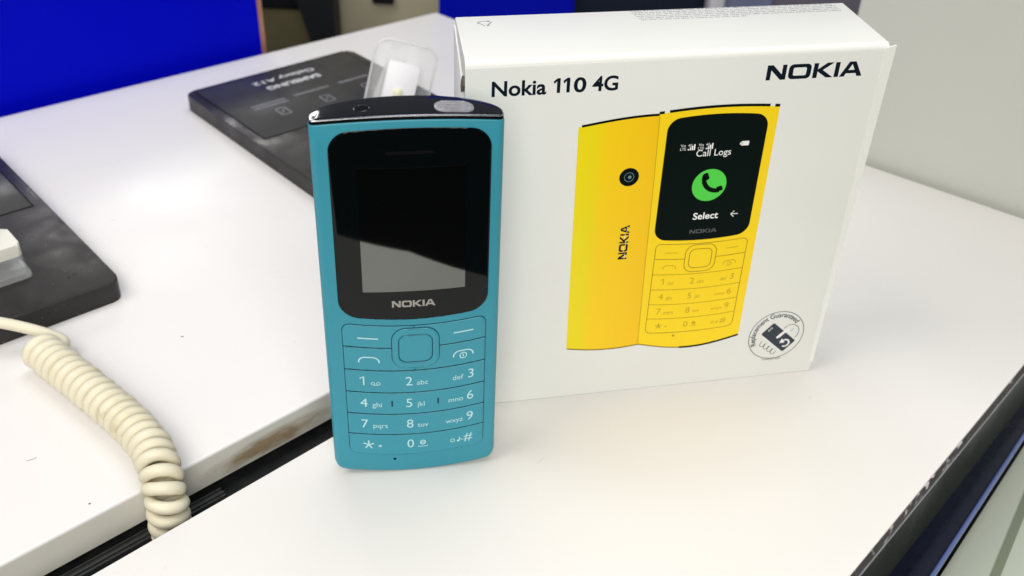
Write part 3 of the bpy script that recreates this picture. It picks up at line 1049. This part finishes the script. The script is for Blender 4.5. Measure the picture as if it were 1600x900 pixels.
kmap = lambda x, z: (77.45 + (x - CX) * 15.55 / 20.7, 0.724 * z + 17.68)
WL = 0.30
wl = lambda l: [(x, z + kw(x)) for x, z in l]
Ls = [f_stroke(wl(dense(round_poly(rect(XL, XR, ROWS[6], ROWS[0]), 2.4))), WL, True)]
hor = lambda z, a, c: wl([(a + (c - a) * k / 12, z) for k in range(13)])
Ls += [f_stroke(hor(ROWS[1], XL, nx0), WL), f_stroke(hor(ROWS[1], nx1, XR), WL)]
Ls += [f_stroke(hor(z, XL, XR), WL * 0.8) for z in ROWS[2:6]]
Ls += [f_stroke(round_poly(rect(nx0, nx1, nz0, nz1), 4.2), WL * 1.1, True), f_stroke(round_poly(rect(-4.4, 5.7, 44.0, 53.9), 2.5), WL * 1.1, True)]
Ls.append(f_poly(disc(-6.5, 6.2, 0.55, 14)))
emit('printed_keypad', f_map(f_join(*Ls), kmap), face, O3, 'yellow_line', fp)
LG2 = legends(sw=0.34)
emit('printed_legends', f_map(f_join(*LG2.values()), kmap), face, O3, 'yellow_faint', fp)

# replacement badge
bc, br_ = (110.65, 17.9), 10.15
bg = emit('guarantee_badge', f_stroke(disc(*bc, br_, 72), 0.24, True), face, O1, 'slate_ink', bx)
v, f = f_text('Replacement Guaranteed', 0, 0, 1.95, w=25.2, bold=0.016, ref='R')
rad = br_ - 2.35
emit('badge_lettering', ([(bc[0] + (rad + y) * math.cos(R(207) - x / (rad + 0.6)), bc[1] + (rad + y) * math.sin(R(207) - x / (rad + 0.6))) for x, y in v], f),
     face, O1, 'slate_ink', bg)
pc, an = (111.6, 16.85), R(-42.5)
pr = round_poly(rect(-6.45, 6.45, -3.05, 3.05), 0.6)
prot = lambda x, y: (pc[0] + x * math.cos(an) - y * math.sin(an), pc[1] + x * math.sin(an) + y * math.cos(an))
emit('badge_phone', f_map(f_poly(pr), prot), face, O1, 'slate_ink', bg)
aw = [f_stroke(arc(114.6, 14.1, 1.45, 125, -125, 20), 0.62), f_poly([(112.4, 14.3), (114.4, 14.3), (113.1, 16.2)]),
      f_map(f_join(f_stroke(disc(-5.3, 1.0, 0.35, 12), 0.15, True), f_stroke(disc(-5.3, -0.1, 0.35, 12), 0.15, True)), prot)]
thumb = [(111.0, 17.2), (111.8, 18.7), (113.6, 20.3), (115.6, 21.0), (117.6, 20.0), (118.3, 18.2), (117.0, 17.4), (115.5, 19.4), (114.0, 19.3), (112.4, 17.3), (111.6, 16.7)]
aw.append(f_poly(round_poly([(110.6, 17.0), (112.6, 19.0), (114.6, 20.6), (115.9, 19.6), (113.8, 18.6), (112.2, 16.9), (111.2, 16.4)], 0.3)))
emit('badge_arrow', f_join(*aw), face, O2, 'white_ink', bg)
hand = [f_stroke([(113.0, 20.6), (114.4, 21.9), (116.4, 22.1), (118.2, 21.0), (119.0, 19.2), (118.7, 17.3), (117.9, 16.1)], 0.22),
        f_stroke([(115.0, 19.4), (116.2, 19.4), (117.0, 20.3)], 0.16)]
for i in range(4):
    a0 = (105.6 + 1.55 * i, 15.7 - 1.25 * i)
    hand.append(f_stroke([(a0[0] + 0.2, a0[1] + 0.2), (a0[0] - 0.6, a0[1] - 1.3), (a0[0] - 0.2, a0[1] - 2.2), (a0[0] + 0.7, a0[1] - 2.3), (a0[0] + 1.6, a0[1] - 1.0)], 0.22))
emit('badge_hand', f_join(*hand), face, O1, 'slate_ink', bg)
v, f = f_text('Conditions apply', 0, 0, 0.8, w=7.3, ref='C')
emit('badge_small_lettering', f_map((v, f), lambda x, y: (106.9 + x, 7.05 + y + 0.02 * (x - 3.6) ** 2)), face, O1, 'slate_ink', bg)
# top face: recycling triangle and a block of tiny print
tr = []
tp = [(8.1, 31.6), (13.2, 31.6), (10.6, 27.2)]
for i in range(3):
    a, c = tp[i], tp[(i + 1) % 3]
    tr.append(f_stroke([lerp2(a, c, 0.14), lerp2(a, c, 0.80)], 0.32))
    d = Vector((c[0] - a[0], c[1] - a[1])).normalized()
    q = Vector(lerp2(a, c, 0.88))
    tr.append(f_poly([tuple(q), tuple(q - d * 0.9 + Vector((-d.y, d.x)) * 0.55), tuple(q - d * 0.9 - Vector((-d.y, d.x)) * 0.55)]))
emit('recycling_mark', f_join(*tr), ftop, O1, 'grey_ink', bx)
tp = []
for i in range(6):
    y = 35.2 - 1.55 * i
    x = 57.2 + 0.3 * i
    end = 125.5 if i < 5 else 93
    while x < end:
        w = rng.uniform(0.8, 4.2)
        x1 = min(x + w, end)
        c = x
        while c < x1:                               # letter-sized dashes
            w2 = rng.uniform(0.25, 0.6)
            hh = rng.choice((0.42, 0.42, 0.42, 0.62))
            tp.append(f_poly(rect(c, min(c + w2, x1), y, y + hh)))
            c += w2 + 0.16
        x = x1 + 0.55
emit('small_print', f_join(*tp), ftop, O1, 'grey_ink', bx)

# ================================================================== DISPLAY STANDS
SW, SL, SZ = 103.0, 150.0, 8.6


def make_stand():
    t = empty('display_stand', (0, 0, 0), 0)
    pl_ = round_poly(rect(-SW / 2, SW / 2, -SL / 2, SL / 2), 5.0, 8)
    bm = prism_bm(pl_, 0, SZ)
    es = [e for e in bm.edges if all(v.co.z > SZ - 0.01 for v in e.verts)]
    bmesh.ops.bevel(bm, geom=es, offset=0.7, segments=3, profile=0.5, affect='EDGES')
    obj('base', bm, 'stand', t, smooth=True, angle=35)
    flat = lambda x, y, h: (x, y, SZ + h)
    emit('card_groove', f_poly(rect(-SW / 2 + 4.6, SW / 2 - 4.6, 1.0, SL / 2 - 2.6)), flat, 0.02, 'black_gap', t)
    cd_ = tile('info_card', [rect(-SW / 2 + 5.3, SW / 2 - 5.3, 1.8, SL / 2 - 3.2)], flat, 0.0, 0.35, 'stand_card', t, bev=0.15)
    up = lambda x, y, h: (-x, -y, SZ + 0.38 + h)          # the print faces the far side
    emit('brand_lettering', f_join(f_text('SAMSUNG', -17.6, -54.6, 4.3, w=32.5, bold=0.045, ref='S'),
                                   f_text('Galaxy A12', -19.2, -63.5, 4.1, w=37.5, bold=0.022, ref='G')), up, 0.0, 'stand_text', cd_)
    r2 = random.Random(11)
    dm = []
    for x0, x1, nl in ((14.3, 34.0, 2), (-12.5, 8.5, 1), (-37.5, -18.8, 1)):
        for i in range(nl):
            x = x0
            while x < x1:
                w = r2.uniform(0.7, 1.6)
                dm.append(f_poly(rect(x, min(x + w, x1), -37.6 + 3.2 * i, -35.6 + 3.2 * i)))
                x += w + 0.5
        xc = (x0 + x1) / 2 - 1.5
        dm.append(f_stroke(round_poly(rect(xc - 2.6, xc + 2.6, -27.5, -19.5), 0.8), 0.7, True))
        dm.append(f_stroke([(xc - 1.2, -25.5), (xc + 1.2, -22.0)], 0.6))
    emit('spec_print', f_join(*dm), up, 0.0, 'stand_text_dim', cd_)
    return t


def copy_tree(o, parent=None):
    c = o.copy()
    scene.collection.objects.link(c)
    c.parent = parent
    if parent:
        c.matrix_parent_inverse = o.matrix_parent_inverse.copy()
    for ch in list(o.children):
        copy_tree(ch, c)
    return c


st = make_stand()
st2 = copy_tree(st)
st.location = Vector((-58.5, 241.0, 0)) * S
st.rotation_euler = (0, 0, R(42.6))
tag(st, 'black display stand with upside-down printed card behind the teal phone', 'display stand', 'black phone display stands')
# second stand: its near right corner at (-122, 88)
a2 = R(42.6)
cx2 = -121.0 + (-SW / 2) * math.cos(a2) - (SL / 2) * math.sin(a2)
cy2 = 86.5 + (-SW / 2) * math.sin(a2) + (SL / 2) * math.cos(a2)
st2.location = Vector((cx2, cy2, 0)) * S
st2.rotation_euler = (0, 0, a2)
tag(st2, 'dusty black display stand cut off by the left picture edge', 'display stand', 'black phone display stands')


def rbox(dx, dy, z0, z1, r, bev=0.6, bm=None):
    b_m = prism_bm(round_poly(rect(-dx / 2, dx / 2, -dy / 2, dy / 2), r, 6), z0, z1)
    es = [e for e in b_m.edges if all(v.co.z > z1 - 0.01 for v in e.verts)]
    bmesh.ops.bevel(b_m, geom=es, offset=bev, segments=3, profile=0.5, affect='EDGES')
    return b_m


# clear holder with the white sensor on the far stand
hd = empty('phone_holder', (-34.0, 229.0, SZ), 0, 'clear acrylic holder with a white sensor block on the far black stand', 'holder')
hu = Vector((0.20, 0.36, 0.91)).normalized()
hx = Vector((0.985, 0.16, 0)).normalized()
hx = (hx - hu * hx.dot(hu)).normalized()
hn = hx.cross(hu)
hd.matrix_world = Matrix(((hx.x, hn.x * -1, hu.x, -34.5 * S), (hx.y, hn.y * -1, hu.y, 229 * S), (hx.z, hn.z * -1, hu.z, (SZ + 0.4) * S), (0, 0, 0, 1)))
pl_ = round_poly(rect(-15.5, 15.0, 0, 41.5), [1, 1, 6.0, 7.5], 8)
bm = bmesh.new()
for y0, y1, lp in ((1.2, 2.6, pl_),):
    fr = [bm.verts.new((x, y0, z)) for x, z in lp]
    bk = [bm.verts.new((x, y1, z)) for x, z in lp]
    bm.faces.new(fr)
    bm.faces.new(bk[::-1])
    for i in range(len(lp)):
        bm.faces.new((fr[i], fr[(i + 1) % len(lp)], bk[(i + 1) % len(lp)], bk[i]))
bmesh.ops.bevel(bm, geom=[e for e in bm.edges if abs(e.verts[0].co.y - e.verts[1].co.y) < 0.01], offset=0.35, segments=2, profile=0.5, affect='EDGES')
plate = obj('clear_plate', bm, 'acrylic', hd, smooth=True, angle=40)
obj('plate_rim', tube([Vector((x, 0.9, z)) for x, z in pl_[8:] + pl_[:1]], 0.55, 8), 'acrylic_rim', plate, smooth=True, angle=80)
emit('pale_band', f_poly([(-13.0, 4), (-3.0, 4), (1.5, 39.5), (-8.0, 39.5)]), lambda x, z, h: (x, h, z), 2.75, 'acrylic_rim', plate)  # semi-transparent pale band on the left part of the plate
lp = round_poly(rect(-8.2, 7.4, 0.5, 32.0), 1.6, 5)
bm = bmesh.new()
fr = [bm.verts.new((x, -7.5, z)) for x, z in lp]
bk = [bm.verts.new((x, 1.0, z)) for x, z in lp]
bm.faces.new(fr)
bm.faces.new(bk[::-1])
for i in range(len(lp)):
    bm.faces.new((fr[i], fr[(i + 1) % len(lp)], bk[(i + 1) % len(lp)], bk[i]))
bmesh.ops.bevel(bm, geom=[e for e in bm.edges if abs(e.verts[0].co.y - e.verts[1].co.y) < 0.01], offset=0.8, segments=3, profile=0.5, affect='EDGES')
obj('sensor_block', bm, 'white_plastic', hd, smooth=True, angle=40)
bm = bmesh.new()
bmesh.ops.create_uvsphere(bm, u_segments=20, v_segments=12, radius=2.3)
bmesh.ops.scale(bm, verts=bm.verts, vec=(1, 0.5, 1.2))
bmesh.ops.translate(bm, verts=bm.verts, vec=(-0.8, -7.8, 17.0))
obj('indicator_lens', bm, 'led', hd, smooth=True)
# foot that ties plate and block to the stand
obj('holder_foot', rbox(33, 15, 0.05, 1.1, 2, 0.3), 'acrylic', hd, smooth=True)

# clear block with cream top on the left stand
sn = empty('security_sensor', (-166, 92, SZ), R(42.6), 'cream and clear plastic security sensor on the dusty stand at the left edge', 'sensor')
sn.location = (Vector((-154.5, 87.0, SZ + 0.02)) + Vector((math.cos(a2), math.sin(a2), 0)) * -17 + Vector((-math.sin(a2), math.cos(a2), 0)) * 9.5) * S
obj('clear_foot', rbox(34, 19, 0.0, 1.6, 2.5, 0.5), 'acrylic', sn, smooth=True)
obj('clear_body', rbox(31.5, 16.5, 1.62, 9.4, 2.2, 0.3), 'acrylic', sn, smooth=True)
obj('cream_cap', rbox(31.2, 16.2, 9.44, 14.2, 2.2, 1.2), 'cream_plastic', sn, smooth=True)

# ================================================================== COILED CORD
CR = 2.05
axis = [Vector(p) for p in ((-135.6, 44.4, 6.9), (-124.8, 35.5, 6.9), (-112.3, 25.3, 6.9), (-100.6, 15.6, 6.9), (-90.8, 7.0, 6.9), (-81.6, -3.2, 6.9),
                            (-76.6, -11.4, 5.6), (-74.2, -16.6, 1.2), (-73.6, -18.6, -5.0), (-73.4, -19.0, -12.0), (-73.2, -19.2, -22.0))]
ax = catmull(axis, 40)
cum = [0.0]
for a, c in zip(ax, ax[1:]):
    cum.append(cum[-1] + (c - a).length)
tot = cum[-1]


def axis_at(s):
    s = max(0, min(tot, s))
    lo_, hi_ = 0, len(cum) - 1
    while hi_ - lo_ > 1:
        md = (lo_ + hi_) // 2
        if cum[md] <= s:
            lo_ = md
        else:
            hi_ = md
    t = (s - cum[lo_]) / max(1e-9, cum[hi_] - cum[lo_])
    return ax[lo_].lerp(ax[hi_], t), (ax[hi_] - ax[lo_]).normalized()


hel = []
s = 0.0
th = R(60)
STEP = 30
while s < tot:
    f = s / tot
    pitch = 4.25
    c, tg = axis_at(s)
    up = Vector((0, 0, 1))
    sd = tg.cross(up)
    if sd.length < 0.2:
        sd = Vector((0.7, 0.7, 0))
    # a steady frame: sideways vector is the same along the cord
    sd = (Vector((0.70, 0.71, 0)) - tg * Vector((0.70, 0.71, 0)).dot(tg)).normalized()
    nn = sd.cross(tg)
    rr = (4.85 - 0.35 * f) * (1 + 0.03 * math.sin(s * 0.9))
    hel.append(c + sd * math.cos(th) * rr + nn * math.sin(th) * rr)
    th += 2 * math.pi / STEP
    s += pitch / STEP
p0, p1 = hel[0], hel[1]
d0 = (p1 - p0).normalized()
lead = [Vector((-235, 24, 11.2)), Vector((-190, 41, 11.4)), Vector((-166, 50.5, 11.6)), Vector((-152, 52.5, 11.8)), p0 - d0 * 7.0, p0]
lead = catmull(lead, 14)[:-1]
cord = obj('coiled_cord', tube(lead + hel, CR, 12), 'cord', None, smooth=True, angle=80)
tag(cord, 'aged cream coiled cord running over the slab edge into the black gap', 'cord')

# ================================================================== SMALL MARKS ON THE SURFACES
flat0 = lambda x, y, h: (x, y, h)
def mark(name, x, y, L, w, ang, label, m='speck'):
    pts = []
    for k in range(7):
        t = k / 6 - 0.5
        pts.append((t * L, 0.25 * L * (t * t) * 0.8))
    fl_ = f_map(f_stroke(pts, w), lambda a, c: (a * math.cos(ang) - c * math.sin(ang), a * math.sin(ang) + c * math.cos(ang)))
    o = emit(name, fl_, flat0, 0.0, m)
    o.location = (x * S, y * S, 0.05 * S)
    return tag(o, label, 'mark')


mark('dark_speck', -92.4, 63.5, 0.9, 0.7, 0.3, 'small dark speck on the slab above the coiled cord')
mark('stray_hair', -120.7, -2.5, 3.0, 0.22, 0.6, 'short dark hair on the slab left of the coiled cord')
mark('dark_speck', -96.1, -20.2, 0.7, 0.6, 0.9, 'tiny dark speck near the slab front edge left of the cord')
mark('scratch', 39.6, 5.2, 3.6, 0.12, 0.9, 'fine grey scratch on the counter right of the phone foot', 'faint')
